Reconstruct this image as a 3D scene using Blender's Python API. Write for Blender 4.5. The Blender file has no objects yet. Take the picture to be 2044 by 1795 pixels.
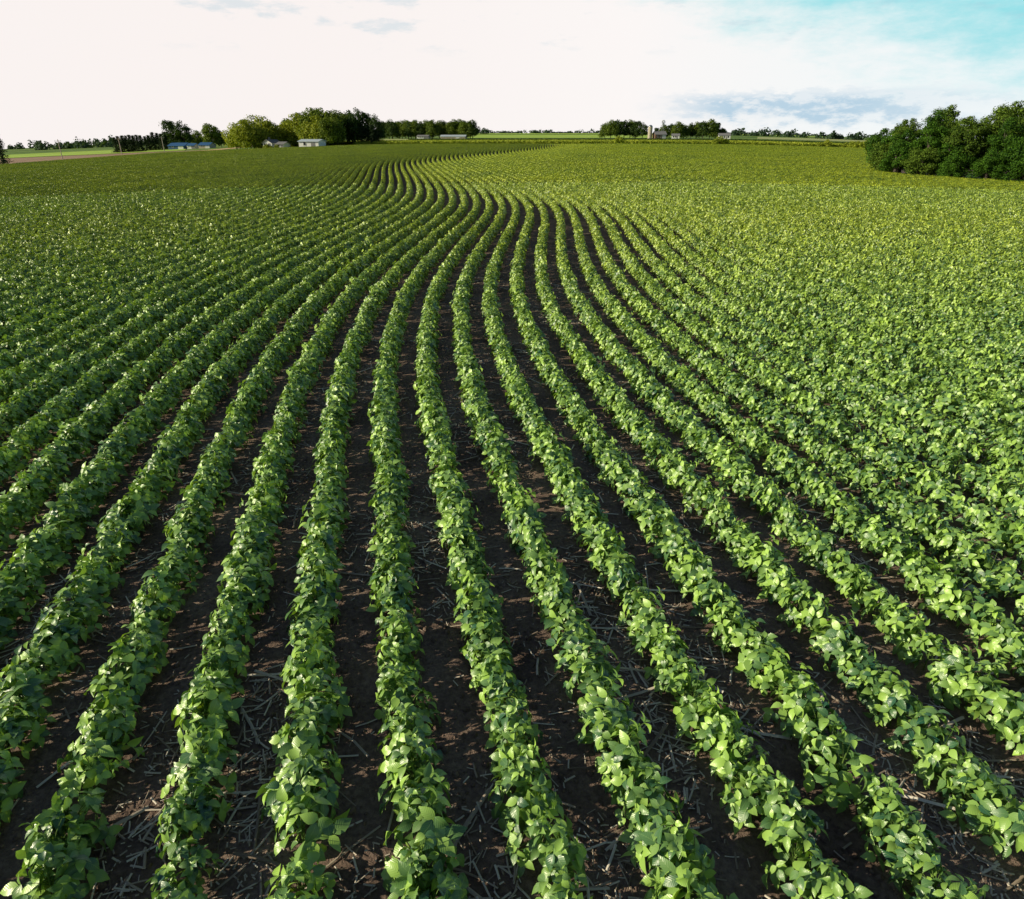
import bpy, math, numpy as np
from mathutils import Vector
R = np.random.default_rng(7)
scene = bpy.context.scene
COL = scene.collection
scene.view_settings.view_transform = 'Standard'
scene.view_settings.look = 'None'
scene.view_settings.exposure = 0
SUN_EL = math.radians(25)
TO_SUN = np.array([-0.97, -0.20]); TO_SUN = TO_SUN/np.linalg.norm(TO_SUN)

# ------------------------------------------------------------------ terrain
def terrain(x, y):
    x = np.asarray(x, float); y = np.asarray(y, float)
    yy = np.maximum(y, 0.0); s = 8+0.05*yy
    tl = -x-0.2*yy; tr = x-0.3*yy
    q = np.clip((y-600)/900, 0, 1); q = q*q*(3-2*q)
    return -0.04*(np.sqrt(tl*tl+s*s)+tl)/2 - 0.03*(np.sqrt(tr*tr+s*s)+tr)/2 + 3.0*q
def tz(x, y): return float(terrain(x, y))

# ------------------------------------------------------------------ node helpers
def new_mat(name):
    m = bpy.data.materials.new(name); m.use_nodes = True
    nt = m.node_tree; nt.nodes.clear()
    out = nt.nodes.new('ShaderNodeOutputMaterial')
    return m, nt, out
def N(nt, t, **kw):
    n = nt.nodes.new(t)
    for k, v in kw.items(): setattr(n, k, v)
    return n
def L(nt, a, b): nt.links.new(a, b)
def ramp(nt, fac, stops):
    r = N(nt, 'ShaderNodeValToRGB')
    e = r.color_ramp.elements
    while len(e) < len(stops): e.new(0.5)
    for i, (p, c) in enumerate(stops):
        e[i].position = p; e[i].color = (c[0], c[1], c[2], 1)
    L(nt, fac, r.inputs[0]); return r.outputs[0]
def noise(nt, scale, detail=3, vec=None, rough=0.55):
    n = N(nt, 'ShaderNodeTexNoise'); n.inputs['Scale'].default_value = scale
    n.inputs['Detail'].default_value = detail; n.inputs['Roughness'].default_value = rough
    if vec is not None: L(nt, vec, n.inputs['Vector'])
    return n.outputs['Fac']
def math_(nt, op, a, b=None, clamp=False):
    n = N(nt, 'ShaderNodeMath', operation=op); n.use_clamp = clamp
    for i, v in enumerate((a, b)):
        if v is None: continue
        if isinstance(v, (int, float)): n.inputs[i].default_value = v
        else: L(nt, v, n.inputs[i])
    return n.outputs[0]
def mixc(nt, fac, a, b, mode='MIX'):
    n = N(nt, 'ShaderNodeMix', data_type='RGBA', blend_type=mode)
    for sock, v in ((n.inputs[0], fac), (n.inputs[6], a), (n.inputs[7], b)):
        if isinstance(v, (int, float)): sock.default_value = v
        elif isinstance(v, tuple): sock.default_value = (v[0], v[1], v[2], 1)
        else: L(nt, v, sock)
    return n.outputs[2]
def stepn(nt, v, lo, hi):
    n = N(nt, 'ShaderNodeMapRange', interpolation_type='SMOOTHSTEP'); n.inputs[1].default_value = lo; n.inputs[2].default_value = hi
    L(nt, v, n.inputs[0]); return n.outputs[0]

def foliage_mat(name, dark, light, rough=0.65, trans=0.28, veins=False, spec=0.18, patch=0.6, far_tint=None):
    m, nt, out = new_mat(name)
    geo = N(nt, 'ShaderNodeNewGeometry'); oi = N(nt, 'ShaderNodeObjectInfo')
    n1 = noise(nt, patch, 3, geo.outputs['Position'])
    f = math_(nt, 'MULTIPLY', geo.outputs['Random Per Island'], 0.6)
    f = math_(nt, 'ADD', f, math_(nt, 'MULTIPLY', n1, 0.42))
    f = math_(nt, 'ADD', f, math_(nt, 'MULTIPLY', oi.outputs['Random'], 0.15))
    mid = tuple((a*1.1+b*.9)/2 for a, b in zip(dark, light))
    c = ramp(nt, f, [(0.2, dark), (0.55, mid), (0.9, light)])
    if far_tint:
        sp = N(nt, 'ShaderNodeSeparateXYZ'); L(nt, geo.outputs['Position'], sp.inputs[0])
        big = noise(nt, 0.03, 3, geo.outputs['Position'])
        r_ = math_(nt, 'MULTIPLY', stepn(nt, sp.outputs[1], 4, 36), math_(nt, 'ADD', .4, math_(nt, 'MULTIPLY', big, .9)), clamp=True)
        c = mixc(nt, r_, c, mixc(nt, 1.0, c, far_tint, 'MULTIPLY'))  # leaf colour gets yellower with distance along the field, broken up by noise
    bump = None
    if veins:
        uv = N(nt, 'ShaderNodeUVMap'); sp = N(nt, 'ShaderNodeSeparateXYZ'); L(nt, uv.outputs[0], sp.inputs[0])
        u = math_(nt, 'ABSOLUTE', math_(nt, 'SUBTRACT', sp.outputs[0], 0.5))
        mid_r = math_(nt, 'LESS_THAN', u, 0.018)
        ph = math_(nt, 'SUBTRACT', math_(nt, 'MULTIPLY', sp.outputs[1], 7.0), math_(nt, 'MULTIPLY', u, 5.0))
        fr = math_(nt, 'ABSOLUTE', math_(nt, 'SUBTRACT', math_(nt, 'FRACT', ph), 0.5))
        lat = math_(nt, 'LESS_THAN', fr, 0.06)
        v = math_(nt, 'MAXIMUM', mid_r, math_(nt, 'MULTIPLY', lat, 0.35))
        c = mixc(nt, math_(nt, 'MULTIPLY', v, 0.4), c, (0.32, 0.48, 0.16))
        b = N(nt, 'ShaderNodeBump'); b.inputs['Strength'].default_value = 0.4; b.inputs['Distance'].default_value = 0.004
        L(nt, fr, b.inputs['Height']); bump = b.outputs[0]
    p = N(nt, 'ShaderNodeBsdfPrincipled'); p.inputs['Roughness'].default_value = rough
    p.inputs['Specular IOR Level'].default_value = spec
    L(nt, c, p.inputs['Base Color'])
    t = N(nt, 'ShaderNodeBsdfTranslucent')
    tc = mixc(nt, 1.0, c, (1.5, 1.45, 0.35), 'MULTIPLY'); L(nt, tc, t.inputs[0])
    if bump: L(nt, bump, p.inputs['Normal'])
    ms = N(nt, 'ShaderNodeMixShader'); ms.inputs[0].default_value = trans
    L(nt, p.outputs[0], ms.inputs[1]); L(nt, t.outputs[0], ms.inputs[2]); L(nt, ms.outputs[0], out.inputs[0])
    return m
def rough_mat(name, a, b, scale=3.0, rough=0.85, bump=0.3, bdist=0.02, metal=0.0):
    m, nt, out = new_mat(name)
    geo = N(nt, 'ShaderNodeNewGeometry')
    n1 = noise(nt, scale, 5, geo.outputs['Position'])
    c = ramp(nt, n1, [(0.3, a), (0.7, b)])
    p = N(nt, 'ShaderNodeBsdfPrincipled'); p.inputs['Roughness'].default_value = rough
    p.inputs['Metallic'].default_value = metal; p.inputs['Specular IOR Level'].default_value = .3
    L(nt, c, p.inputs['Base Color'])
    bn = N(nt, 'ShaderNodeBump'); bn.inputs['Strength'].default_value = bump; bn.inputs['Distance'].default_value = bdist
    L(nt, noise(nt, scale*6, 4, geo.outputs['Position']), bn.inputs['Height']); L(nt, bn.outputs[0], p.inputs['Normal'])
    L(nt, p.outputs[0], out.inputs[0]); return m

M_LEAF = foliage_mat('soybean_leaf', (0.014, 0.095, 0.055), (0.42, 0.66, 0.12), rough=0.36, trans=0.13, veins=True, spec=.85, patch=0.9, far_tint=(1.42, 1.06, .5))
M_FARLEAF = foliage_mat('soybean_leaf_distant', (0.024, 0.10, 0.036), (0.44, 0.62, 0.065), rough=0.42, trans=0.12, spec=.5, patch=0.12, far_tint=(1.36, 1.08, .6))
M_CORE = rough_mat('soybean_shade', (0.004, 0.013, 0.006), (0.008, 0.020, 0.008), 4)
M_STEM = rough_mat('soybean_stem', (0.08, 0.16, 0.03), (0.14, 0.22, 0.05), 8)
M_BARK = rough_mat('bark', (0.05, 0.04, 0.03), (0.12, 0.10, 0.08), 3)
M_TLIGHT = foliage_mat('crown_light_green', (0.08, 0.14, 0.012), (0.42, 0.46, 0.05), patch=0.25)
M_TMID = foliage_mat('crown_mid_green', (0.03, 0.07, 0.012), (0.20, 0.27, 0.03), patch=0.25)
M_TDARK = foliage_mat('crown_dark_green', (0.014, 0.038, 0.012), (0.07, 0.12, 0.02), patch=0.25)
M_WOOD = foliage_mat('crown_wood_green', (0.008, 0.038, 0.008), (0.09, 0.20, 0.014), patch=0.3, spec=.12, trans=.16)
M_WOOD2 = foliage_mat('crown_wood_olive', (0.016, 0.045, 0.010), (0.15, 0.24, 0.025), patch=0.3, spec=.12, trans=.16)
M_CONIF = foliage_mat('conifer_needles', (0.012, 0.03, 0.012), (0.035, 0.06, 0.018), trans=0.1)
M_FARWOOD = foliage_mat('distant_wood', (0.03, 0.06, 0.035), (0.06, 0.11, 0.055), patch=0.02)
M_CORN = foliage_mat('corn_leaf', (0.11, 0.18, 0.015), (0.42, 0.46, 0.05), patch=0.05)

# soil
m, nt, out = new_mat('field_soil')
geo = N(nt, 'ShaderNodeNewGeometry'); P_ = geo.outputs['Position']
a = noise(nt, 1.2, 5, P_); b = noise(nt, 22, 6, P_, 0.65)
near = ramp(nt, math_(nt, 'ADD', math_(nt, 'MULTIPLY', a, .5), math_(nt, 'MULTIPLY', b, .5)), [(0.33, (0.085, 0.056, 0.046)), (0.5, (0.20, 0.140, 0.116)), (0.68, (0.37, 0.28, 0.23))])
g = noise(nt, 0.006, 4, P_)
grass = ramp(nt, g, [(0.35, (0.06, 0.12, 0.025)), (0.5, (0.15, 0.25, 0.035)), (0.65, (0.24, 0.32, 0.05))])
gn = noise(nt, 1.5, 4, P_)
grass = mixc(nt, math_(nt, 'MULTIPLY', gn, 0.5), grass, (0.05, 0.09, 0.015))
sp = N(nt, 'ShaderNodeSeparateXYZ'); L(nt, P_, sp.inputs[0])
fy = stepn(nt, sp.outputs[1], 272, 276); fx = stepn(nt, math_(nt, 'MULTIPLY', sp.outputs[0], -1.0), 138, 141)
c = mixc(nt, math_(nt, 'MAXIMUM', fy, fx), near, grass)
p = N(nt, 'ShaderNodeBsdfPrincipled'); p.inputs['Roughness'].default_value = 0.9; p.inputs['Specular IOR Level'].default_value = .2; L(nt, c, p.inputs['Base Color'])
bn = N(nt, 'ShaderNodeBump'); bn.inputs['Strength'].default_value = 0.9; bn.inputs['Distance'].default_value = 0.035
L(nt, math_(nt, 'ADD', noise(nt, 9, 6, P_, 0.7), math_(nt, 'MULTIPLY', noise(nt, 60, 3, P_), .3)), bn.inputs['Height'])
L(nt, bn.outputs[0], p.inputs['Normal']); L(nt, p.outputs[0], out.inputs[0]); M_SOIL = m
# straw
m, nt, out = new_mat('dry_straw')
geo = N(nt, 'ShaderNodeNewGeometry')
c = ramp(nt, geo.outputs['Random Per Island'], [(0.0, (0.22, 0.16, 0.12)), (0.5, (0.52, 0.43, 0.35)), (1.0, (0.85, 0.77, 0.67))])
p = N(nt, 'ShaderNodeBsdfPrincipled'); p.inputs['Roughness'].default_value = 0.7; p.inputs['Specular IOR Level'].default_value = .3; L(nt, c, p.inputs['Base Color']); L(nt, p.outputs[0], out.inputs[0]); M_STRAW = m

# ------------------------------------------------------------------ mesh helpers
def mk_mesh(name, V, F, mats, fm=None, smooth=False, uv=None):
    me = bpy.data.meshes.new(name)
    V = np.asarray(V, np.float32)
    if isinstance(F, np.ndarray):
        n, k = F.shape
        me.vertices.add(len(V)); me.vertices.foreach_set('co', V.ravel())
        me.loops.add(n*k); me.loops.foreach_set('vertex_index', F.astype(np.int32).ravel())
        me.polygons.add(n); me.polygons.foreach_set('loop_start', np.arange(0, n*k, k, dtype=np.int32))
        me.update(calc_edges=True)
    else:
        me.from_pydata([tuple(map(float, v)) for v in V], [], F); me.update()
    for mt in mats: me.materials.append(mt)
    if fm is not None: me.polygons.foreach_set('material_index', np.asarray(fm, np.int32))
    if smooth: me.polygons.foreach_set('use_smooth', np.ones(len(me.polygons), bool))
    if uv is not None:
        l = me.uv_layers.new(name='UVMap')
        idx = np.zeros(len(me.loops), np.int32); me.loops.foreach_get('vertex_index', idx)
        l.data.foreach_set('uv', np.asarray(uv, np.float32)[idx].ravel())
    me.validate(); return me
def add(name, me, loc=(0, 0, 0), rot=0.0, scale=1.0, parent=None, label=None, cat=None, kind=None, group=None):
    o = bpy.data.objects.new(name, me); COL.objects.link(o)
    o.location = loc; o.rotation_euler = (0, 0, rot) if not isinstance(rot, tuple) else rot
    o.scale = (scale,)*3 if not isinstance(scale, tuple) else scale
    if parent: o.parent = parent
    if label: o['label'] = label
    if cat: o['category'] = cat
    if kind: o['kind'] = kind
    if group: o['group'] = group
    return o
def unit(v): return v/np.maximum(np.linalg.norm(v, axis=-1, keepdims=True), 1e-9)
def cards(pos, nrm, size, rng, aspect=0.7):
    n = len(pos); nrm = unit(nrm)
    r = unit(rng.normal(size=(n, 3))); a = unit(np.cross(nrm, r)); b = np.cross(nrm, a)
    s = (np.asarray(size)*np.ones(n))[:, None]
    V = np.stack([pos-a*s*.5, pos-b*s*.5*aspect+a*s*.05+nrm*s*.08, pos+a*s*.5, pos+b*s*.5*aspect+nrm*s*.08], 1).reshape(-1, 3)
    F = np.arange(4*n).reshape(-1, 4); return V, F
def join(parts):
    Vs, Fs, Ms, o = [], [], [], 0
    for V, F, mi in parts:
        Vs.append(np.asarray(V, float)); Fs += [[int(i)+o for i in f] for f in F]; Ms += [mi]*len(F); o += len(V)
    return np.concatenate(Vs), Fs, Ms
def tube(pts, rad, sides=6):
    pts = np.asarray(pts, float); V = []; F = []
    for i, p in enumerate(pts):
        d = pts[min(i+1, len(pts)-1)]-pts[max(i-1, 0)]; d = d/max(np.linalg.norm(d), 1e-9)
        r = np.array([1, 0, 0]) if abs(d[0]) < .8 else np.array([0, 1, 0])
        a = np.cross(d, r); a /= np.linalg.norm(a); b = np.cross(d, a)
        for k in range(sides):
            t = 2*math.pi*k/sides; V.append(p+(a*math.cos(t)+b*math.sin(t))*rad[i])
    for i in range(len(pts)-1):
        for k in range(sides):
            F.append([i*sides+k, i*sides+(k+1) % sides, (i+1)*sides+(k+1) % sides, (i+1)*sides+k])
    F.append(list(range(sides))[::-1]); F.append([(len(pts)-1)*sides+k for k in range(sides)])
    return V, F
def box(x0, x1, y0, y1, z0, z1):
    V = [(x, y, z) for z in (z0, z1) for x, y in ((x0, y0), (x1, y0), (x1, y1), (x0, y1))]
    F = [[3, 2, 1, 0], [4, 5, 6, 7], [0, 1, 5, 4], [1, 2, 6, 5], [2, 3, 7, 6], [3, 0, 4, 7]]
    return V, F

# ------------------------------------------------------------------ ground
u = np.linspace(-math.asinh(4500/20), math.asinh(4500/20), 361); gx = 20*np.sinh(u)
v = np.linspace(-math.asinh(80/20), math.asinh(5200/20), 260); gy = 20*np.sinh(v)
GX, GY = np.meshgrid(gx, gy); GZ = terrain(GX, GY)
V = np.stack([GX, GY, GZ], -1).reshape(-1, 3); nx = len(gx)
ii, jj = np.meshgrid(np.arange(nx-1), np.arange(len(gy)-1)); k = (jj*nx+ii).ravel()
add('ground', mk_mesh('ground', V, np.stack([k, k+1, k+nx+1, k+nx], 1), [M_SOIL], smooth=True), kind='structure')

def sheet(name, corners, mat, off=0.12, n=40, kind='structure', label=None):
    c = np.array(corners, float); s = np.linspace(0, 1, n+1); A, B = np.meshgrid(s, s)
    P = ((1-A)*(1-B))[..., None]*c[0]+(A*(1-B))[..., None]*c[1]+(A*B)[..., None]*c[2]+((1-A)*B)[..., None]*c[3]
    Z = terrain(P[..., 0], P[..., 1])+off
    V = np.concatenate([P, Z[..., None]], -1).reshape(-1, 3); w = n+1
    i, j = np.meshgrid(np.arange(n), np.arange(n)); k = (j*w+i).ravel()
    return add(name, mk_mesh(name, V, np.stack([k, k+1, k+w+1, k+w], 1), [mat], smooth=True), kind=kind)
M_PLOW = rough_mat('plowed_soil', (0.24, 0.15, 0.09), (0.38, 0.25, 0.16), 0.15)
M_LIME = rough_mat('young_crop_green', (0.26, 0.42, 0.04), (0.42, 0.57, 0.07), 0.05)
M_GREEN = rough_mat('pasture_green', (0.10, 0.22, 0.025), (0.20, 0.33, 0.05), 0.08)
M_PALE = rough_mat('pale_stubble', (0.30, 0.36, 0.12), (0.45, 0.46, 0.18), 0.05)
M_DIRT = rough_mat('dirt_track', (0.45, 0.30, 0.14), (0.60, 0.42, 0.22), 0.6)
sheet('plowed_field', [(-330, 205), (-132, 182), (-112, 318), (-330, 335)], M_PLOW)
sheet('grass_field', [(-560, 345), (-150, 335), (-230, 520), (-700, 520)], M_LIME)
sheet('pasture_field', [(-130, 300), (-62, 290), (-10, 420), (-130, 420)], M_GREEN)
sheet('crop_field', [(-55, 322), (170, 322), (300, 420), (-60, 420)], M_LIME)
sheet('meadow_field', [(-80, 434), (330, 434), (420, 560), (-120, 560)], M_PALE)
sheet('young_crop_field', [(-40, 640), (130, 640), (240, 1050), (-60, 1050)], M_LIME)
sheet('stubble_field', [(220, 660), (520, 660), (760, 900), (300, 900)], M_PALE)
sheet('hill_field', [(-60, 1150), (500, 1150), (700, 1700), (-90, 1700)], M_LIME, off=.3)
sheet('dirt_road', [(-124, 262), (-116, 262), (-128, 400), (-140, 400)], M_DIRT, off=0.2)
sheet('grass_verge', [(-132, 272.5), (190, 272.5), (190, 284), (-132, 276.5)], M_LIME, off=0.15)

# ------------------------------------------------------------------ row centreline (surveyed curve)
cy = np.array([-3, 0, 2.5, 3.3, 4.9, 7.9, 9.6, 11.1, 13.5, 18.2, 22.6, 28, 36.7, 44.7, 54.9, 69.3, 88.5, 112, 143, 177, 212, 243, 290, 350])*.955
cx = np.array([.9, .15, -.48, -.69, -1.07, -1.65, -2.0, -2.28, -2.6, -3.03, -3.05, -2.8, -2.2, -2.1, -3.0, -5.2, -8.6, -12.3, -15.2, -15.9, -15.0, -13.6, -11, -7])*.955
ug = np.linspace(math.log(2), math.log(340), 1500)
cg = np.interp(np.exp(ug)-5, cy, cx)
kk = np.exp(-0.5*(np.arange(-60, 61)/17.0)**2); kk /= kk.sum()
cs = np.convolve(np.pad(cg, 60, mode='reflect', reflect_type='odd'), kk, 'valid')
def C(y): return np.interp(np.log(np.asarray(y)+5), ug, cs)
def slope(y): return (C(np.asarray(y)+.4)-C(np.asarray(y)-.4))/.8
SP = 0.76
def front_line(y): return np.interp(y, [40, 52, 58, 68, 82, 90, 330], [112, 81, 69, 54, 43.6, 47, 47+240*.62])
def in_field(x, y):
    return (x > -131) & (y < 270) & (x < front_line(y)) & (np.abs(x) < .80*np.maximum(y, 0)+7)

# ------------------------------------------------------------------ soybean plant meshes
T = np.array([0, .15, .38, .65, .86, 1.0]); HW = np.array([.05, .38, .5, .36, .15, .01])
def leaflet(c, f, n, Lg, W, fold, droop, Vs, Fs, UV):
    f = f/np.linalg.norm(f); n = n-f*np.dot(n, f); n = n/np.linalg.norm(n); s = np.cross(n, f)
    o = len(Vs)
    for t, h in zip(T, HW):
        for sd in (-1, 0, 1):
            y = sd*h*W; z = abs(sd)*h*W*fold - droop*Lg*t*t + .10*Lg*math.sin(t*math.pi)
            Vs.append(c+f*(t*Lg)+s*y+n*z); UV.append((.5+sd*.5*h/.5, t))
    for i in range(5):
        for j in range(2):
            a = o+i*3+j; Fs.append((a, a+1, a+4, a+3))
def plant(rng, ntri=24, Rr=.185, H=.44):
    Vs, Fs, UV = [], [], []; stems = []
    lean = rng.normal(size=2)*.016; H = H*rng.uniform(.93, 1.07)
    stems.append((tube([(0, 0, -.02), (.01, 0, H*.4), (0, .01, H*.8)], [.006, .005, .003], 5)))
    for i in range(ntri):
        az = rng.uniform(0, 2*math.pi); el = math.asin(rng.uniform(0.02, 1)**.9)
        q = rng.uniform(.76, 1.12) if i > 5 else rng.uniform(.45, .75)
        if rng.random() < .07: q *= 1.2
        out_ = np.array([math.cos(az)*math.cos(el), math.sin(az)*math.cos(el), 0])
        c = np.array([out_[0]*Rr*q+lean[0], out_[1]*Rr*q+lean[1], .06+(H-.06)*math.sin(el)*q])
        n = out_*1.2+np.array([0, 0, .8])+rng.normal(size=3)*.38
        n /= np.linalg.norm(n)
        a2 = az+rng.normal()*.8
        f = np.array([math.cos(a2), math.sin(a2), rng.uniform(-.35, .35)]); f = f-n*np.dot(f, n); f /= np.linalg.norm(f)
        s = np.cross(n, f); Lb = rng.uniform(.068, .112)*(.82 if el > 1.1 else 1)
        root = np.array([0, 0, max(.05, c[2]*.62)])
        cc = c-f*.042
        stems.append(tube([root, (root+cc)/2+np.array([0, 0, .02]), cc], [.0028, .0023, .0016], 3))
        for ang, offs, sc in ((0, .022, 1.08), (1.3, 0, .93), (-1.3, 0, .93)):
            g_ = ang+rng.normal()*.18
            ff = f*math.cos(g_)+s*math.sin(g_)
            nn = n+rng.normal(size=3)*.26; ff = ff+n*rng.uniform(-.3, .32)
            leaflet(cc+f*offs, ff, nn, Lb*sc*rng.uniform(.9, 1.14), Lb*sc*rng.uniform(.60, .76), rng.uniform(-.05, .55), rng.uniform(-.05, .22), Vs, Fs, UV)
    return np.array(Vs), np.array(Fs), np.array(UV), stems
src = bpy.data.collections.new('soybean_sources')   # not linked to the scene
NV = 14; fol, stm = [], []
for i in range(NV):
    V, F, UV, st = plant(np.random.default_rng(100+i), ntri=[31, 34, 28, 33, 29, 26, 35, 31, 33, 25, 30, 28, 32, 27][i])
    fol.append(mk_mesh('soybean_foliage', V, F, [M_LEAF], smooth=True, uv=UV))
    sv, sf, _ = join([(a, b, 0) for a, b in st]); stm.append(mk_mesh('soybean_stems', sv, sf, [M_STEM]))
    av, af, am = join([(V, F, 0), (sv, sf, 1)])
    uv = np.concatenate([UV, np.zeros((len(sv), 2))])
    me = mk_mesh('soybean_full', av, af, [M_LEAF, M_STEM], fm=am, smooth=True, uv=uv)
    src.objects.link(bpy.data.objects.new('source_%02d' % i, me))
NF = 6; SEG = 1.2
for i in range(NF):   # distant row segments
    rng = np.random.default_rng(300+i)
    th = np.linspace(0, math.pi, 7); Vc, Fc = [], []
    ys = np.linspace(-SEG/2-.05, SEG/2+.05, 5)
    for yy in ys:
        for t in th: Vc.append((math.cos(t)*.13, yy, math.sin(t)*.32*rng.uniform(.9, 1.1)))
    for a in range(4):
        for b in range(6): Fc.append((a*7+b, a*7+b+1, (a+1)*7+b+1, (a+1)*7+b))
    n = 220; t = rng.uniform(.05, math.pi-.05, n); y = rng.uniform(-SEG/2, SEG/2, n)
    bumpy = 1+.06*np.sin(y*2*math.pi/.24+i)+rng.normal(size=n)*.06
    pos = np.stack([np.cos(t)*.18*bumpy, y, .06+np.sin(t)*.45*bumpy], 1)
    nr = np.stack([np.cos(t)*1.15, rng.normal(size=n)*.3, np.sin(t)*.7+.2], 1)+rng.normal(size=(n, 3))*.22
    cv, cf = cards(pos, nr, rng.uniform(.08, .115, n), rng, .8)
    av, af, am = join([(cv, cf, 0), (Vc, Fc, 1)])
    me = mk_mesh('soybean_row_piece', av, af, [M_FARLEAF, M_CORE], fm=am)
    src.objects.link(bpy.data.objects.new('source_%02d' % (NV+i), me))

# ------------------------------------------------------------------ planting
YN = 60.0; STEP = .165
pts = []
for n in range(-190, 200):
    y = np.arange(-2, YN, STEP/1.0)
    y = y+R.normal(size=len(y))*.032
    q = np.clip((y-6)/10, 0, 1)
    x = C(y)+n*SP*1.0+R.normal(size=len(y))*(.02-.01*q)
    w = .96+.04*np.sin(y*.9+n*2.1)+.04*np.sin(y*2.7+n)*(1-q)+R.normal(size=len(y))*(.07-.03*q)-.03*q
    w *= (1.0+.10*np.clip(-x/6, -.6, 1.0))
    k = in_field(x, y) & (R.random(len(y)) > .012)
    if k.any(): pts.append(np.stack([x[k], y[k], w[k]], 1))
near = np.concatenate(pts)
CAMZ = 3.98
cp, sp_ = math.cos(math.radians(25.4)), math.sin(math.radians(25.4))
dz = near[:, 1]*cp+(CAMZ-.2)*sp_; up = -(CAMZ-.2)*cp+near[:, 1]*sp_
infr = (dz > 0) & (np.abs(near[:, 0]/dz) < .78) & (np.abs(up/dz) < .70)
dist = np.sqrt(near[:, 0]**2+near[:, 1]**2+CAMZ**2); dist[~infr] = 1e9
order = np.argsort(dist); ind = order[:300]; rest = order[300:]
for q, i in enumerate(ind):
    x, y, w = near[i]; k = int(R.integers(NV)); rz = R.uniform(0, 6.283)
    o = add('soybean_plant', stm[k], (x, y, tz(x, y)), rz, (w, w, R.uniform(.84, 1.08)),
            label='leafy green soybean plant growing in dark soil row', cat='plant', group='soybean plants in curved crop rows')
    add('foliage', fol[k], parent=o)
a = near[rest]; na = len(a)
P0 = np.stack([a[:, 0], a[:, 1], terrain(a[:, 0], a[:, 1])], 1)
R0 = np.stack([np.zeros(na), np.zeros(na), R.uniform(0, 6.283, na)], 1)
S0 = np.stack([a[:, 2], a[:, 2], R.uniform(.9, 1.06, na)], 1); I0 = R.integers(0, NV, na)
pf = []
for n in range(-420, 460):
    y = np.arange(YN+.5, 272, SEG*.93)+R.uniform(-.1, .1); x = C(y)+n*SP
    k = in_field(x, y)
    if k.any(): pf.append(np.stack([x[k], y[k]], 1))
f_ = np.concatenate(pf); nf = len(f_)
P1 = np.stack([f_[:, 0], f_[:, 1], terrain(f_[:, 0], f_[:, 1])], 1)
R1 = np.stack([np.zeros(nf), np.zeros(nf), -np.arctan(slope(f_[:, 1]))], 1)
sc = R.uniform(.94, 1.06, nf); S1 = np.stack([sc, np.ones(nf), sc*R.uniform(.95, 1.05, nf)], 1); I1 = NV+R.integers(0, NF, nf)
P = np.concatenate([P0, P1]); RR = np.concatenate([R0, R1]); SS = np.concatenate([S0, S1]); II = np.concatenate([I0, I1])
me = bpy.data.meshes.new('soybean_points'); me.vertices.add(len(P)); me.vertices.foreach_set('co', P.astype(np.float32).ravel())
for nm, ty, key, d in (('rot', 'FLOAT_VECTOR', 'vector', RR), ('scl', 'FLOAT_VECTOR', 'vector', SS), ('idx', 'INT', 'value', II)):
    at_ = me.attributes.new(nm, ty, 'POINT'); at_.data.foreach_set(key, (d.astype(np.int32) if ty == 'INT' else d.astype(np.float32)).ravel())
so = add('soybean_field', me, kind='stuff', label='curving rows of dense green soybean plants', cat='crop')
ng = bpy.data.node_groups.new('plant_rows', 'GeometryNodeTree')
ng.interface.new_socket('Geometry', in_out='INPUT', socket_type='NodeSocketGeometry')
ng.interface.new_socket('Geometry', in_out='OUTPUT', socket_type='NodeSocketGeometry')
gi = ng.nodes.new('NodeGroupInput'); go = ng.nodes.new('NodeGroupOutput')
ci = ng.nodes.new('GeometryNodeCollectionInfo'); ci.inputs['Collection'].default_value = src
ci.inputs['Separate Children'].default_value = True; ci.inputs['Reset Children'].default_value = True
ip = ng.nodes.new('GeometryNodeInstanceOnPoints'); ip.inputs['Pick Instance'].default_value = True
def attr(nm, ty):
    n = ng.nodes.new('GeometryNodeInputNamedAttribute'); n.data_type = ty; n.inputs[0].default_value = nm; return n.outputs[0]
er = ng.nodes.new('FunctionNodeEulerToRotation')
ng.links.new(gi.outputs[0], ip.inputs['Points']); ng.links.new(ci.outputs[0], ip.inputs['Instance'])
ng.links.new(attr('idx', 'INT'), ip.inputs['Instance Index']); ng.links.new(attr('rot', 'FLOAT_VECTOR'), er.inputs[0])
ng.links.new(er.outputs[0], ip.inputs['Rotation']); ng.links.new(attr('scl', 'FLOAT_VECTOR'), ip.inputs['Scale'])
ng.links.new(ip.outputs[0], go.inputs[0])
md = so.modifiers.new('rows', 'NODES'); md.node_group = ng

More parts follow.
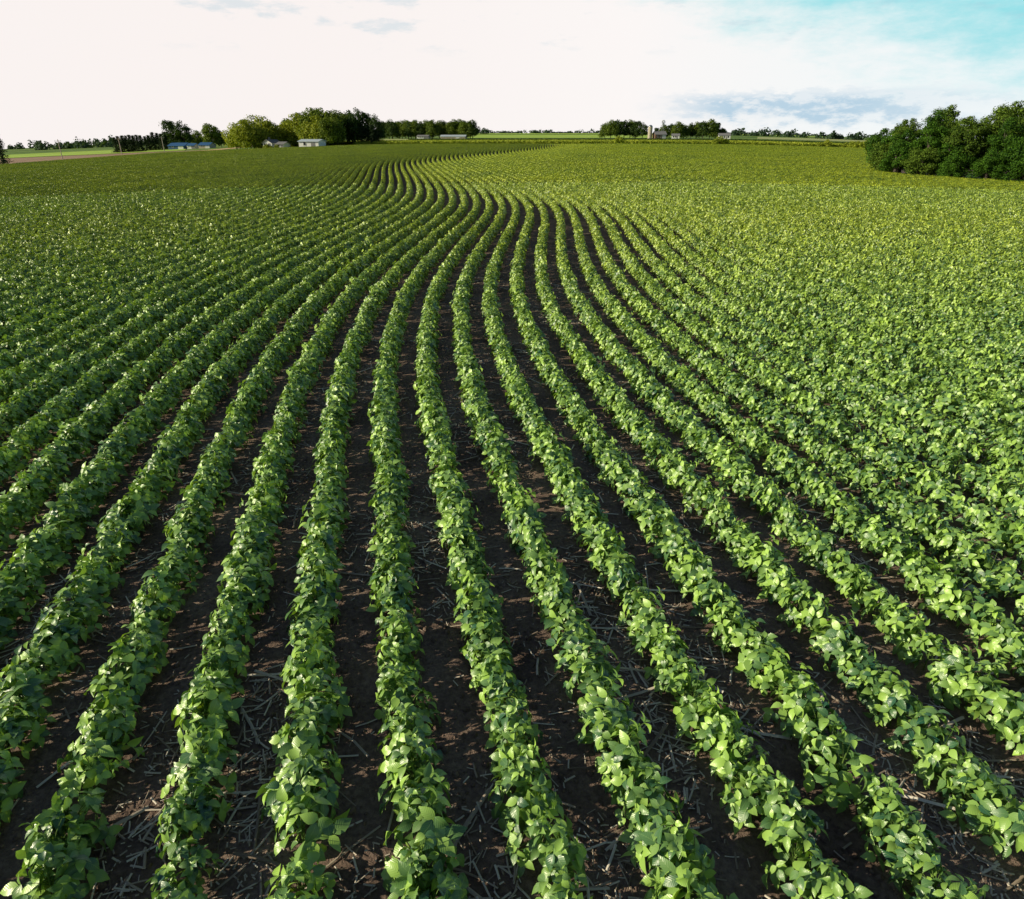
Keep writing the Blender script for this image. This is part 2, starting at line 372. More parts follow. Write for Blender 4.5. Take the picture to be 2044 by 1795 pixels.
# ------------------------------------------------------------------ crop residue and clods
def residue():
    n = 90000
    y = 1.0+26*R.random(n)**1.5; x = R.uniform(-1, 1, n)*(.8*y+2)
    ph = ((x-C(y))/SP) % 1.0; d = np.minimum(ph, 1-ph)
    patch = np.sin(x*1.7+y*.6)*np.sin(y*1.1-x*.5)+.5*np.sin(x*4.1-y*2.2)*np.sin(y*3.3)+R.normal(size=n)*.4+.25*(x > -.5)-.1*(x < -1.2)
    k = (d > .2) & (patch > .30); x, y = x[k], y[k]; n = len(x)
    ln = np.clip(R.lognormal(-2.75, .78, n), .015, .55); wd = R.uniform(.0022, .0055, n)*(1+ln*3.6)
    az = R.uniform(0, math.pi, n); til = R.normal(size=n)*.12
    c = np.stack([x, y, terrain(x, y)+.008+np.abs(til)*ln*.4+R.random(n)*.012], 1)
    f = np.stack([np.cos(az)*np.cos(til), np.sin(az)*np.cos(til), np.sin(til)], 1)
    s = np.stack([-np.sin(az), np.cos(az), np.zeros(n)], 1); up = np.cross(f, s)
    V = np.zeros((n, 9, 3)); bend = R.normal(size=n)*.08
    for a, t in enumerate((-.5, 0, .5)):
        for b, (sx, sz) in enumerate(((-1, 0), (0, 1), (1, 0))):
            V[:, a*3+b] = c+f*(ln*t)[:, None]+s*(wd*sx+bend*ln*(t*t))[:, None]+up*(wd*.9*sz)[:, None]
    base = (np.arange(n)*9)[:, None]
    F = np.concatenate([base+np.array([q]) for q in ([0, 1, 4, 3], [1, 2, 5, 4], [3, 4, 7, 6], [4, 5, 8, 7])])
    return V.reshape(-1, 3), F
V, F = residue()
add('straw_residue', mk_mesh('straw_residue', V, F, [M_STRAW]), kind='stuff', label='dry broken straw scattered on dark soil', cat='straw')
n = 18000; y = 1.0+16*R.random(n)**1.4; x = R.uniform(-1, 1, n)*(.8*y+2)
ph = ((x-C(y))/SP) % 1.0; k = np.minimum(ph, 1-ph) > .17; x, y = x[k], y[k]; n = len(x)
r = np.clip(R.lognormal(-4.5, .5, n), .004, .035)
octa = unit(np.array([(1, 0, 0), (0, 1, 0), (-1, 0, 0), (0, -1, 0), (0, 0, .8), (.7, .7, .5), (-.7, .7, .5), (-.7, -.7, .5), (.7, -.7, .5)], float))
V = octa[None]*r[:, None, None]*R.uniform(.7, 1.2, (n, 9, 1)); V[:, :, 0] += x[:, None]; V[:, :, 1] += y[:, None]; V[:, :, 2] += terrain(x, y)[:, None]
tri = np.array([(0, 5, 8), (5, 4, 8), (0, 1, 5), (1, 6, 5), (5, 6, 4), (1, 2, 6), (2, 7, 6), (6, 7, 4), (2, 3, 7), (3, 8, 7), (7, 8, 4), (3, 0, 8)])
F = ((np.arange(n)*9)[:, None, None]+tri[None]).reshape(-1, 3)
add('soil_clods', mk_mesh('soil_clods', V.reshape(-1, 3), F, [M_SOIL]), kind='stuff', label='small dark clods of crumbly soil', cat='soil')

# ------------------------------------------------------------------ trees
def crown(rng, H, W, base, nclump, ncard, size, shell=.62, rr_=(.11, .24), full=True):
    P_, N_ = [], []; cen = []
    zc = base+(H-base)*.45
    for i in range(nclump):
        d = unit(rng.normal(size=3)); q = rng.uniform(.25, 1)**.5*.84
        if full and d[2] < 0: d[:2] *= .92/max(.3, math.sqrt(1-d[2]**2))
        rz = (H-zc) if d[2] > 0 else (zc-base)
        c = np.array([d[0]*W/2*q, d[1]*W/2*q, zc+d[2]*rz*q])
        k = 1-.3*max(0, (c[2]-zc)/(H-zc)); c[:2] *= k
        r = rng.uniform(*rr_)*W; cen.append(c)
        dd = unit(rng.normal(size=(ncard, 3))+np.array([0, 0, .25])); rr = rng.uniform(shell, 1.08, (ncard, 1))*r
        pp = c+dd*rr*np.array([1, 1, .8]); pp[:, 2] = np.maximum(pp[:, 2], .1)
        P_.append(pp); N_.append(dd+rng.normal(size=(ncard, 3))*.45+np.array([0, 0, .2]))
    return np.concatenate(P_), np.concatenate(N_), np.array(cen)
def tree_meshes(seed, H, W, base, nclump, ncard, size, mat, trunk_r=.25, shell=.62, rr_=(.11, .24), full=True):
    rng = np.random.default_rng(seed)
    P_, N_, cen = crown(rng, H, W, base, nclump, ncard, size, shell, rr_, full)
    V, F = cards(P_, N_, rng.uniform(.7, 1.3, len(P_))*size, rng)
    cm = mk_mesh('crown', V, F, [mat])
    top = H*.72; bx = rng.normal()*.3
    parts = [tube([(0, 0, -.3), (0, 0, base*.5+.3), (bx*.5, 0, H*.4), (bx, .2, top)], [trunk_r*1.2, trunk_r, trunk_r*.7, trunk_r*.2], 8)]
    for c in cen[rng.permutation(len(cen))[:12]]:
        z0 = min(max(base*.7, c[2]*.5), top*.8); s0 = np.array([bx*.3, 0, z0])
        parts.append(tube([s0, s0*.5+c*.5+np.array([0, 0, .1*H*.3]), c], [trunk_r*.4, trunk_r*.25, trunk_r*.08], 5))
    tv, tf, _ = join([(a, b, 0) for a, b in parts]); return mk_mesh('trunk', tv, tf, [M_BARK], smooth=True), cm
def conifer_meshes(seed, H, W, ncard=2600, size=.5):
    rng = np.random.default_rng(seed); nb = int(H*9); P_, N_ = [], []
    for i in range(nb):
        z = H*(.04+.95*(i/nb)); rad = W/2*(1-(z/H))**.75*rng.uniform(.7, 1.12)+.12; az = rng.uniform(0, 6.283)
        m_ = max(6, int(ncard/nb)); t = rng.random(m_)**.7
        p = np.stack([np.cos(az)*rad*t, np.sin(az)*rad*t, z-.28*rad*t**1.3+.1*t], 1)+rng.normal(size=(m_, 3))*(.06*W)*np.array([1, 1, .5])
        P_.append(p); N_.append(np.stack([np.cos(az)*np.ones(m_)*.5, np.sin(az)*np.ones(m_)*.5, np.ones(m_)], 1)+rng.normal(size=(m_, 3))*.5)
    P_ = np.concatenate(P_); P_[:, 2] = np.clip(P_[:, 2], .05, H)
    V, F = cards(P_, np.concatenate(N_), rng.uniform(.6, 1.2, len(P_))*size, rng, .5)
    tv, tf = tube([(0, 0, -.3), (0, 0, H*.5), (0, 0, H*.97)], [.22, .14, .03], 7)
    return mk_mesh('trunk', tv, tf, [M_BARK]), mk_mesh('crown', V, F, [M_CONIF])
def put_tree(pair, x, y, s, label, name='tree', cat='tree', group=None, wz=1.0):
    o = add(name, pair[0], (x, y, tz(x, y)-.05), float(R.uniform(0, 6.28)), (s*wz, s*wz, s), label=label, cat=cat, group=group)
    add('crown', pair[1], parent=o); return o
def at(t, y): return t*y, y

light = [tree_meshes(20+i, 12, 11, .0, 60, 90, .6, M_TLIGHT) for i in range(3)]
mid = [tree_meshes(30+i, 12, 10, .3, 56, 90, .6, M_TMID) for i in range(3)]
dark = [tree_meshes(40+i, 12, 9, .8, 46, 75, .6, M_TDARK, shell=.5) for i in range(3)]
con = [conifer_meshes(50+i, 9, 5.4) for i in range(3)]
wood = [tree_meshes(60+i, 8, 4.6, .5, 70, 190, .165, M_WOOD if i % 2 else M_WOOD2, rr_=(.07, .18), shell=.45) for i in range(5)]
woodf = [tree_meshes(65+i, 5, 4.6, .0, 50, 200, .165, M_WOOD if i != 2 else M_WOOD2, rr_=(.08, .2), shell=.5) for i in range(4)]
bare = [tree_meshes(70+i, 10, 5, 3, 34, 24, .14, M_TMID, trunk_r=.16, shell=.2, full=False) for i in range(2)]
shrub = [tree_meshes(75+i, 3, 4.2, .0, 26, 70, .34, M_TLIGHT, trunk_r=.06) for i in range(2)]

G = 'farmstead trees at the field edge'
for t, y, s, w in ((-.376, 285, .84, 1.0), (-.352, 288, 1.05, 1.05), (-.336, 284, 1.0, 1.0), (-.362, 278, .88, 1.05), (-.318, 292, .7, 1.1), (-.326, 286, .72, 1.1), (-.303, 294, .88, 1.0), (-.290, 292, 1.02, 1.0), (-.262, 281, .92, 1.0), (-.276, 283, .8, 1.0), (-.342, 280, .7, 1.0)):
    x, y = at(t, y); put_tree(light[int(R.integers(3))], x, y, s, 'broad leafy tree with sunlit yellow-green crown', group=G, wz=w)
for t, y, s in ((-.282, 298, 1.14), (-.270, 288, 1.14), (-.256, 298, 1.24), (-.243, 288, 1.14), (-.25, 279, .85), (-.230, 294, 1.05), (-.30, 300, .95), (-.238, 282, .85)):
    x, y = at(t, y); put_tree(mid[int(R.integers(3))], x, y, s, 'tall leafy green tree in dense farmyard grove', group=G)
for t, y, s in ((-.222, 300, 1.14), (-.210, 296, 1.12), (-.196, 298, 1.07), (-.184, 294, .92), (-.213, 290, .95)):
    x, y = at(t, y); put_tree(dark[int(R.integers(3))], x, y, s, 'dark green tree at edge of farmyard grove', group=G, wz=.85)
for t, y, s in ((-.198, 289, .85), (-.189, 287, .8), (-.182, 290, .9), (-.205, 288, .7)):
    x, y = at(t, y); put_tree(con[int(R.integers(3))], x, y, s, 'dark spruce tree beside farmyard grove', name='spruce_tree', group=G)
x, y = at(-.462, 420); put_tree(dark[0], x, y, 1.35, 'large dark rounded tree behind blue roofed shed')
x, y = at(-.446, 418); put_tree(dark[1], x, y, 1.2, 'large dark rounded tree behind blue roofed shed')
x, y = at(-.408, 400); put_tree(mid[1], x, y, 1.08, 'rounded green tree behind farm sheds')
x, y = at(-.428, 430); put_tree(mid[2], x, y, .78, 'rounded green tree behind farm sheds')
x, y = at(-.396, 402); put_tree(mid[0], x, y, .7, 'rounded green tree behind farm sheds')
for t, y, s in ((-.541, 365, .78), (-.536, 368, .84), (-.530, 366, .86), (-.525, 369, .85), (-.520, 366, .87), (-.515, 369, .84), (-.510, 366, .86), (-.505, 369, .83), (-.499, 398, .8), (-.494, 400, .85), (-.488, 400, 1.0), (-.482, 402, .95), (-.477, 398, .9), (-.471, 400, .85)):
    x, y = at(t, y); put_tree(con[int(R.integers(3))], x, y, s, 'dark spruce in a dense windbreak row', name='spruce_tree', group='spruces of the windbreak', wz=1.15)
x, y = at(-.700, 190); put_tree(con[1], x, y, .85, 'lone dark spruce at field corner', name='spruce_tree', wz=.9)
G2 = 'trees of the middle grove'
for i in range(28):
    t = -.178+.125*(i/27)+R.normal()*.002; x, y = at(t, 605+R.uniform(-12, 25))
    put_tree((mid if i % 3 else dark)[int(R.integers(3))], x, y, R.uniform(1.05, 1.2), 'green tree in an even farm windbreak', group=G2, wz=1.1)
G3 = 'trees around the far farmstead'
for t, s in ((.126, .9), (.134, 1.1), (.143, 1.2), (.152, 1.15), (.160, 1.1), (.168, 1.1), (.177, .95), (.196, .7), (.205, .85), (.214, .95), (.224, 1.0), (.233, .9), (.242, .95), (.250, 1.0), (.259, 1.1), (.268, 1.15), (.276, 1.05), (.284, .7)):
    x, y = at(t, 600+R.uniform(-6, 22)); put_tree((mid if R.random() > .4 else dark)[int(R.integers(3))], x, y, s*1.05, 'green tree sheltering a farmstead', group=G3, wz=1.1)
for t, y, s in ((.146, 279, 1.0), (.181, 280, .55), (.176, 280, .5), (.283, 282, 1.0), (.291, 283, .75), (.276, 281, .7), (.43, 286, .95), (.421, 287, .6), (.455, 286, .7), (.464, 283, .85), (.473, 280, .9), (.482, 284, 1.0), (.10, 279, .35), (.07, 279, .3), (.33, 283, .4), (.37, 284, .45), (-.335, 274, .6), (-.321, 273.5, .5), (-.329, 273, .4), (.492, 282, .9), (.50, 286, 1.0), (.51, 284, .8), (.52, 280, .9)):
    x, y = at(t, y); put_tree(shrub[int(R.integers(2))], x, y, s, 'rounded sunlit shrub on grassy field verge', name='shrub', cat='shrub', group='shrubs along the field verge')
GW = 'trees of the dense woodlot'
DX = -.6
fl = [(43.6, 83.2), (44.8, 80.2), (46.6, 77.2), (48.5, 74.2), (50.6, 71.2), (53, 68.2), (55.7, 65), (58.8, 62), (62.3, 59), (66, 56), (71, 53)]
for i, (x, y) in enumerate(fl):
    put_tree(woodf[int(R.integers(4))], x+1.6+DX, y+.8, R.uniform(.6, 1.0), 'low dense leafy tree on woodlot edge', group=GW, wz=R.uniform(1.0, 1.25))
for x, y in ((43.2, 86), (44.3, 88.5), (47.5, 79), (51, 73.5), (56, 68)):
    put_tree(woodf[int(R.integers(4))], x+2.6+DX, y+2, R.uniform(.8, 1.1), 'low dense leafy tree on woodlot edge', group=GW, wz=R.uniform(1.0, 1.25))
for i, (x, y) in enumerate(fl):
    put_tree(wood[int(R.integers(5))], x+3.2+.4*i+DX, y+3.5, (.66, .78, .90)[i] if i < 3 else R.uniform(.68, 1.0), 'dense leafy green tree in woodlot', group=GW, wz=R.uniform(.95, 1.3))
for x, y, s in ((47.8, 88, .84), (49.5, 86, .95), (52, 84, .9), (54.5, 81, 1.1), (57.3, 78, .9), (60, 74, 1.05), (64, 72, .85), (67.5, 70, 1.0), (72, 67, .9), (53, 90, 1.08), (57.5, 86, 1.0), (62.5, 83, 1.08), (67, 80, .95), (72, 77, .98), (50, 93, .9), (55.5, 94, 1.0), (62, 91, 1.14), (68, 89, 1.02)):
    put_tree(wood[int(R.integers(5))], x+DX, y, s, 'tall leafy green tree inside woodlot', group=GW, wz=R.uniform(.85, 1.2))
for x, y, s in ((63, 78, .92), (66.5, 76, .95), (60, 82, .95), (55.5, 84, .85)):
    put_tree(bare[int(R.integers(2))], x+DX, y, s, 'sparse tree with thin grey bare branches', group=GW)

def wood_mass(name, segs, hmin, hmax, size, ncard, mat, label, seed):
    rng = np.random.default_rng(seed); P_, N_ = [], []
    for (x0, y0, x1, y1, sp, hs) in segs:
        ln = math.hypot(x1-x0, y1-y0); m_ = max(2, int(ln/sp))
        for i in range(m_):
            t = (i+rng.random())/m_; x = x0+(x1-x0)*t; y = y0+(y1-y0)*t+rng.uniform(0, 25)
            h = hs*rng.uniform(hmin, hmax)*(.8+.25*math.sin(t*17+seed)); z = tz(x, y)
            d = unit(rng.normal(size=(ncard, 3))); d[:, 2] = np.abs(d[:, 2])*1.0
            q = rng.uniform(.6, 1, (ncard, 1))
            P_.append(np.array([x, y, z])+d*q*np.array([sp*.9, sp*.7, h])); N_.append(d+rng.normal(size=(ncard, 3))*.4)
    P_ = np.concatenate(P_); V, F = cards(P_, np.concatenate(N_), rng.uniform(.7, 1.3, len(P_))*size, rng, .9)
    add(name, mk_mesh(name, V, F, [mat]), kind='stuff', label=label, cat='woodland')
wood_mass('distant_woodland', [(-.70*1300, 1300, -.44*1250, 1250, 8, 1.25), (-.62*1000, 1000, -.48*1000, 1000, 7, 1.25), (-.66*900, 900, -.55*900, 900, 9, .8), (-.08*1900, 1900, .13*1900, 1900, 12, 1), (.20*1900, 1900, .5*1700, 1700, 12, 1), (.29*1050, 1050, .40*1000, 1000, 8, 1), (.42*900, 900, .52*850, 850, 8, 1), (-.08*1200, 1200, -.03*1200, 1200, 9, 1), (.03*1500, 1500, .05*1500, 1500, 9, 1), (-.47*800, 800, -.36*800, 800, 9, 1)], 6, 13, 3.0, 70, M_FARWOOD, 'hazy dark distant woodland on low hills', 5)

def corn(name, poly, h, ncard, seed, label, mat=M_CORN):
    rng = np.random.default_rng(seed); c = np.array(poly, float)
    u1 = rng.random(ncard); v1 = rng.random(ncard)**1.6
    P2 = ((1-u1)*(1-v1))[:, None]*c[0]+(u1*(1-v1))[:, None]*c[1]+(u1*v1)[:, None]*c[2]+((1-u1)*v1)[:, None]*c[3]
    z = terrain(P2[:, 0], P2[:, 1])+h*np.where(v1 < .05, rng.random(ncard), rng.uniform(.75, 1.05, ncard))
    V, F = cards(np.column_stack([P2, z]), rng.normal(size=(ncard, 3))*.6+np.array([-.2, -.5, .5]), rng.uniform(.5, 1.1, ncard), rng, .35)
    n = 60; s = np.linspace(0.004, .996, n+1); A, B = np.meshgrid(s, np.linspace(.01, .99, 13))
    Q = ((1-A)*(1-B))[..., None]*c[0]+(A*(1-B))[..., None]*c[1]+(A*B)[..., None]*c[2]+((1-A)*B)[..., None]*c[3]
    Z = terrain(Q[..., 0], Q[..., 1])+h*.8+rng.normal(size=A.shape)*.08
    W = np.concatenate([Q, Z[..., None]], -1); low = W[0].copy(); low[:, 2] -= h*.8
    W = np.concatenate([low[None], W]); r_, c_ = W.shape[:2]
    i, j = np.meshgrid(np.arange(c_-1), np.arange(r_-1)); k = (j*c_+i).ravel(); Fb = np.stack([k, k+1, k+c_+1, k+c_], 1)
    Va = np.concatenate([V, W.reshape(-1, 3)]); Fa = np.concatenate([F, Fb+len(V)])
    add(name, mk_mesh(name, Va, Fa, [mat]), kind='stuff', label=label, cat='corn')
corn('corn_field', [(-62, 285), (200, 289), (215, 318), (-50, 312)], 1.25, 42000, 1, 'standing green corn field with sunlit front edge')
corn('tall_crop_field', [(-105, 300), (-60, 294), (-40, 330), (-105, 340)], 1.2, 9000, 2, 'tall green crop beside farmyard grove')
corn('hedge_strip', [(-60, 424), (330, 424), (330, 430), (-60, 430)], 1.0, 14000, 3, 'dark hedge strip dividing distant fields', mat=M_TDARK)

# ------------------------------------------------------------------ buildings
def plain(name, col, rough=.7, metal=0.0): return rough_mat(name, tuple(c*.85 for c in col), col, 1.2, rough, .15, .01, metal)
W_WHITE = plain('white_siding', (.78, .79, .78)); W_TAN = plain('tan_siding', (.45, .39, .30)); W_BLUE = plain('blue_steel', (.05, .11, .22), .5)
W_RED = plain('brown_barn_board', (.16, .10, .07)); RF_GREY = plain('grey_shingle', (.22, .22, .23)); RF_BLUE = plain('blue_roof_steel', (.04, .12, .28), .5)
RF_WHITE = plain('pale_roof_steel', (.50, .58, .66), .4); GLASS = plain('window_glass', (.03, .04, .05), .1); TRIM = plain('trim_white', (.7, .7, .7)); CONC = plain('silo_concrete', (.55, .48, .38)); STEEL = plain('galvanised_steel', (.5, .52, .55), .35, .8)
WOODP = plain('weathered_pole', (.5, .44, .36))
def bmesh_of(parts, mat):
    v, f, _ = join([(a, b, 0) for a, b in parts]); return mk_mesh('part', v, f, [mat])
def building(name, cat, label, t, y, w, d, h, rh, rot, wall, roof, nwin=3, doorw=1.0, doorh=2.0, floors=1, chimney=False, gable_front=False):
    x, y = at(t, y); o = add(name, None, (x, y, tz(x, y)), rot, label=label, cat=cat); o.empty_display_size = 1
    hw, hd = w/2, d/2
    if gable_front:
        V = [(-hw, -hd, -.5), (hw, -hd, -.5), (hw, hd, -.5), (-hw, hd, -.5), (-hw, -hd, h), (hw, -hd, h), (hw, hd, h), (-hw, hd, h), (0, -hd, h+rh), (0, hd, h+rh)]
        F = [[0, 1, 5, 8, 4], [1, 2, 6, 5], [2, 3, 7, 9, 6], [3, 0, 4, 7]]
    else:
        V = [(-hw, -hd, -.5), (hw, -hd, -.5), (hw, hd, -.5), (-hw, hd, -.5), (-hw, -hd, h), (hw, -hd, h), (hw, hd, h), (-hw, hd, h), (-hw, 0, h+rh), (hw, 0, h+rh)]
        F = [[0, 1, 5, 4], [1, 2, 6, 9, 5], [2, 3, 7, 6], [3, 0, 4, 8, 7]]
    add('wall', mk_mesh('wall', V, F, [wall]), parent=o)
    e = .35; parts = []
    half, long_ = (hw, hd) if gable_front else (hd, hw)
    for sg in (-1, 1):
        a = (sg*(half+e), h-rh*e/half); b_ = (0, h+rh)
        q = []
        for off in (.03, .18):
            for s2 in (-1, 1):
                for pnt in (a, b_):
                    p3 = (pnt[0], s2*(long_+e), pnt[1]+off) if gable_front else (s2*(long_+e), pnt[0], pnt[1]+off)
                    q.append(p3)
        parts.append((q, [[0, 1, 3, 2], [4, 6, 7, 5], [0, 4, 5, 1], [2, 3, 7, 6], [0, 2, 6, 4], [1, 5, 7, 3]]))
    ro = add('roof', bmesh_of(parts, roof), parent=o)
    if chimney: add('chimney', bmesh_of([box(-w*.25-.3, -w*.25+.3, -.3, .3, h+rh*.6, h+rh+.9)], RF_GREY), parent=ro)
    add('door', bmesh_of([box(w*.12, w*.12+doorw, -hd-.06, -hd-.004, 0, doorh)], TRIM if wall is not W_WHITE else RF_GREY), parent=o)
    for fl_ in range(floors):
        for i in range(nwin):
            cx_ = -w*.4+w*.8*(i+.5)/nwin
            if fl_ == 0 and abs(cx_-(w*.12+doorw/2)) < doorw*.5+.7: continue
            z0 = .9+fl_*2.6; zt = min(1.3, h-z0-.15); wi = add('window', bmesh_of([box(cx_-.45, cx_+.45, -hd-.05, -hd-.004, z0, z0+zt)], GLASS), parent=o)
            add('frame', bmesh_of([box(cx_-.55, cx_-.455, -hd-.09, -hd-.004, z0-.1, z0+zt+.1), box(cx_+.455, cx_+.55, -hd-.09, -hd-.004, z0-.1, z0+zt+.1), box(cx_-.45, cx_+.45, -hd-.09, -hd-.004, z0+zt+.005, z0+zt+.1), box(cx_-.45, cx_+.45, -hd-.09, -hd-.004, z0-.1, z0-.005)], TRIM), parent=wi)
    return o
building('farm_shed', 'shed', 'long white shed with pale metal roof beside trees', -.272, 266, 7.6, 6, 2.1, .6, -.2, W_WHITE, RF_WHITE, 2, 1.6, 1.8)
building('farmhouse', 'house', 'small white farmhouse under leafy trees', -.327, 278, 3.8, 6, 2.1, 1.0, -.3, W_WHITE, RF_GREY, 3, floors=1, chimney=True, gable_front=True)
building('garage', 'garage', 'small white garage beside farmhouse', -.312, 277, 3.0, 5, 1.5, .7, -.2, W_WHITE, RF_GREY, 2, 1.0, 1.3)
building('machine_shed', 'shed', 'low machine shed with blue metal roof', -.4525, 398, 9, 9, 1.7, 1.4, -.1, W_BLUE, RF_BLUE, 2, 3, 1.6)
building('machine_shed', 'shed', 'low tan shed with blue metal roof', -.416, 392, 6, 7, 1.5, 1.2, -.1, W_TAN, RF_BLUE, 2, 2.4, 1.4)
building('machine_shed', 'shed', 'small white shed with blue metal roof', -.435, 396, 4, 6, 1.6, 1.0, -.1, W_WHITE, RF_BLUE, 1, 2, 1.5)
building('machine_shed', 'shed', 'long white farm shed before windbreak trees', -.120, 592, 9, 9, 1.6, 1.0, -.1, W_WHITE, RF_GREY, 5, 4, 1.5)
building('dairy_barn', 'barn', 'long white barn with pale roof by windbreak', -.079, 590, 20, 9, 1.5, 1.1, -.1, W_TAN, RF_WHITE, 7, 3, 1.4)
building('barn', 'barn', 'old brown barn beside tall silo', .200, 588, 9, 8, 3.0, 2.2, .1, W_RED, RF_GREY, 3, 3, 2.7)
building('farmhouse', 'house', 'white farmhouse with grey roof near barn', .222, 586, 6, 7, 2.2, 1.3, -.2, W_WHITE, RF_GREY, 3, floors=1)
building('farmhouse', 'house', 'white farmhouse at end of tree belt', .288, 588, 9, 8, 2.6, 1.5, -.2, W_WHITE, RF_GREY, 5, floors=1)
x, y = at(.187, 588); o = add('silo', None, (x, y, tz(x, y)), 0, label='tall cream concrete silo with domed cap', cat='silo')
tv, tf = tube([(0, 0, -.5), (0, 0, 8.4)], [1.7, 1.7], 24); add('shaft', mk_mesh('shaft', tv, tf, [CONC]), parent=o)
tv, tf = tube([(0, 0, 8.403), (0, 0, 9.0), (0, 0, 9.6), (0, 0, 9.9)], [1.78, 1.5, 1.0, .2], 24); add('dome', mk_mesh('dome', tv, tf, [STEEL], smooth=True), parent=o)
rg = [tube([(0, 0, z), (0, 0, z+.12)], [1.75, 1.75], 24) for z in np.arange(1, 8, 1.0)]
add('hoops', bmesh_of(rg, STEEL), parent=o)
x, y = at(.204, 594); o = add('windmill', None, (x, y, tz(x, y)), 0, label='old steel farm windmill on lattice tower', cat='windmill')
pt = []
for a in range(4):
    s1, s2 = [(-1, -1), (1, -1), (1, 1), (-1, 1)][a]; e1, e2 = [(-1, -1), (1, -1), (1, 1), (-1, 1)][(a+1) % 4]
    pt.append(tube([(s1*1.3, s2*1.3, 0), (s1*.15, s2*.15, 12)], [.1, .08], 5))
    for z in (2.5, 5, 7.5, 10):
        q = 1.3-1.15*z/12; pt.append(tube([(s1*q, s2*q, z), (e1*q, e2*q, z)], [.06, .06], 4))
add('tower', bmesh_of(pt, STEEL), parent=o)
bl = []
for i in range(14):
    a = i*2*math.pi/14; c_, s_ = math.cos(a), math.sin(a); c2, s2 = math.cos(a+.3), math.sin(a+.3)
    bl.append(([(c_*.4, -.4, 12+s_*.4), (c_*1.5, -.4, 12+s_*1.5), (c2*1.5, -.25, 12+s2*1.5), (c2*.4, -.3, 12+s2*.4)], [[0, 1, 2, 3]]))
add('rotor', bmesh_of(bl, STEEL), parent=o)
add('tail_vane', bmesh_of([([(0, .3, 11.9), (0, 2.0, 11.5), (0, 2.0, 12.5), (0, .3, 12.1)], [[0, 1, 2, 3]])], STEEL), parent=o)
for t, y in ((-.618, 250), (-.535, 292), (-.476, 330)):
    x, y = at(t, y); h = 6.2
    tv, tf = tube([(0, 0, -.5), (0, 0, h)], [.16, .11], 8)
    o = add('utility_pole', mk_mesh('utility_pole', tv, tf, [WOODP]), (x, y, tz(x, y)), .3, label='weathered wooden utility pole with crossarm', cat='utility pole', group='utility poles along the road')
    add('crossarm', bmesh_of([box(-1, 1, -.19, -.13, h-.6, h-.48)], WOODP), parent=o)
    add('insulator', bmesh_of([tube([(q, -.16, h-.478), (q, -.16, h-.28)], [.06, .04], 6) for q in (-.85, 0.35, .85)], TRIM), parent=o)

# ------------------------------------------------------------------ sky and sun
w = bpy.data.worlds.new('World'); scene.world = w; w.use_nodes = True; nt = w.node_tree; nt.nodes.clear()
out = N(nt, 'ShaderNodeOutputWorld')
def step(v, lo, hi): return stepn(nt, v, lo, hi)
sky = N(nt, 'ShaderNodeTexSky', sky_type='NISHITA'); sky.sun_disc = False; sky.sun_elevation = SUN_EL
sky.sun_rotation = math.atan2(TO_SUN[0], TO_SUN[1]) % (2*math.pi); sky.air_density = 1.0; sky.dust_density = .6; sky.ozone_density = 1.5
b1 = N(nt, 'ShaderNodeBackground'); b1.inputs[1].default_value = .065; L(nt, sky.outputs[0], b1.inputs[0])
tc = N(nt, 'ShaderNodeTexCoord'); D = tc.outputs['Generated']
sp = N(nt, 'ShaderNodeSeparateXYZ'); L(nt, D, sp.inputs[0]); dx, dy, dzz = sp.outputs
mp = N(nt, 'ShaderNodeMapping'); mp.inputs['Scale'].default_value = (1, 1, 3.6); L(nt, D, mp.inputs[0])
nA = noise(nt, 5.0, 7, mp.outputs[0], .6); nB = noise(nt, 11.0, 7, mp.outputs[0], .62)
mp2 = N(nt, 'ShaderNodeMapping'); mp2.inputs['Scale'].default_value = (1, 1, 3); mp2.inputs['Location'].default_value = (3.1, 1.7, .4); L(nt, D, mp2.inputs[0])
nC = noise(nt, 22.0, 9, mp2.outputs[0], .66)
op = math_(nt, 'ADD', math_(nt, 'MULTIPLY', math_(nt, 'SUBTRACT', dx, .38), 3.4), math_(nt, 'MULTIPLY', math_(nt, 'SUBTRACT', dzz, .075), 10.0))
op = math_(nt, 'ADD', op, math_(nt, 'MULTIPLY', math_(nt, 'SUBTRACT', nA, .5), 1.5))
op = math_(nt, 'ADD', op, math_(nt, 'MULTIPLY', math_(nt, 'SUBTRACT', nC, .5), 1.1))
shred = math_(nt, 'MULTIPLY', math_(nt, 'MULTIPLY', step(nB, .56, .70), step(dzz, .082, .112)), .38)
openf = math_(nt, 'MULTIPLY', step(op, -.2, 1.15), .95)
gr = ramp(nt, step(dx, -.3, .6), [(0, (.955, .895, .875)), (.5, (.97, .93, .915)), (1, (.89, .94, .95))])
gr = mixc(nt, openf, gr, (.27, .74, .80))
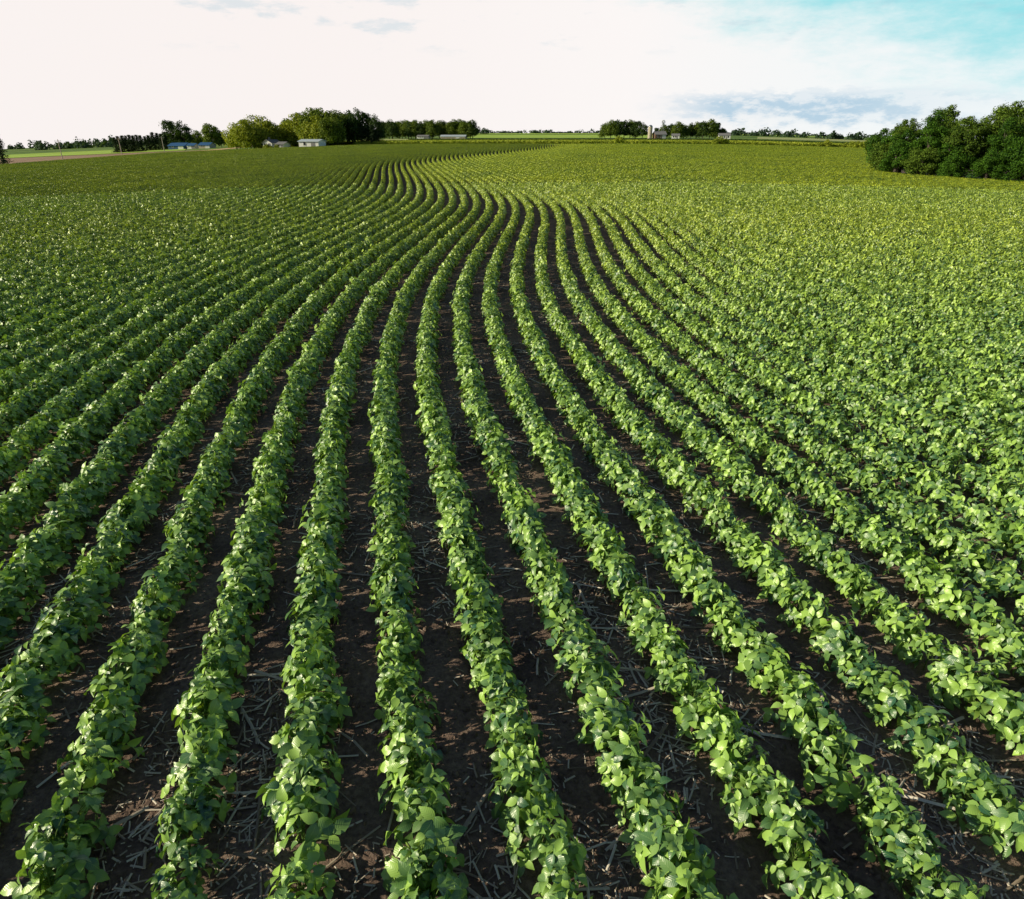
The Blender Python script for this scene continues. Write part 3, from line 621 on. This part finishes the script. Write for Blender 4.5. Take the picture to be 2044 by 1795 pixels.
gr = mixc(nt, shred, gr, (.42, .62, .72))
edge = math_(nt, 'MULTIPLY', math_(nt, 'SUBTRACT', nC, .5), .060)
ez = math_(nt, 'ADD', dzz, edge)
ex = math_(nt, 'ADD', dx, math_(nt, 'MULTIPLY', math_(nt, 'SUBTRACT', nA, .5), .14))
bank = math_(nt, 'MULTIPLY', step(ex, .16, .28), math_(nt, 'SUBTRACT', 1.0, step(ex, .42, .58)))
bandz = math_(nt, 'MULTIPLY', step(ez, .000, .024), math_(nt, 'SUBTRACT', 1.0, step(ez, .040, .050)))
inner = math_(nt, 'ADD', .25, math_(nt, 'MULTIPLY', step(nC, .42, .60), .55))
bk = math_(nt, 'MULTIPLY', math_(nt, 'MULTIPLY', bank, bandz), inner, clamp=True)
gr2 = mixc(nt, bk, gr, (.38, .58, .74))
b2 = N(nt, 'ShaderNodeBackground'); b2.inputs[1].default_value = 1.0; L(nt, gr2, b2.inputs[0])
clear = math_(nt, 'MAXIMUM', step(dzz, .14, .30), step(math_(nt, 'MULTIPLY', dy, -1.0), -.15, .3))
ms = N(nt, 'ShaderNodeMixShader'); L(nt, clear, ms.inputs[0]); L(nt, b2.outputs[0], ms.inputs[1]); L(nt, b1.outputs[0], ms.inputs[2]); L(nt, ms.outputs[0], out.inputs[0])

sl = bpy.data.lights.new('sun', 'SUN'); sl.energy = 5.0; sl.angle = math.radians(.6); sl.color = (1.0, .90, .64)
so_ = bpy.data.objects.new('sun', sl); COL.objects.link(so_)
S = Vector((TO_SUN[0]*math.cos(SUN_EL), TO_SUN[1]*math.cos(SUN_EL), math.sin(SUN_EL)))
so_.rotation_euler = S.to_track_quat('Z', 'Y').to_euler(); so_.location = (0, 0, 30)

cam = bpy.data.cameras.new('camera'); cam.sensor_width = 36; cam.lens = 667/1024*36; cam.clip_end = 12000; cam.clip_start = .05
co = bpy.data.objects.new('camera', cam); COL.objects.link(co); co.location = (0, 0, CAMZ); co.rotation_euler = (math.radians(90-25.4), 0, 0)
scene.camera = co
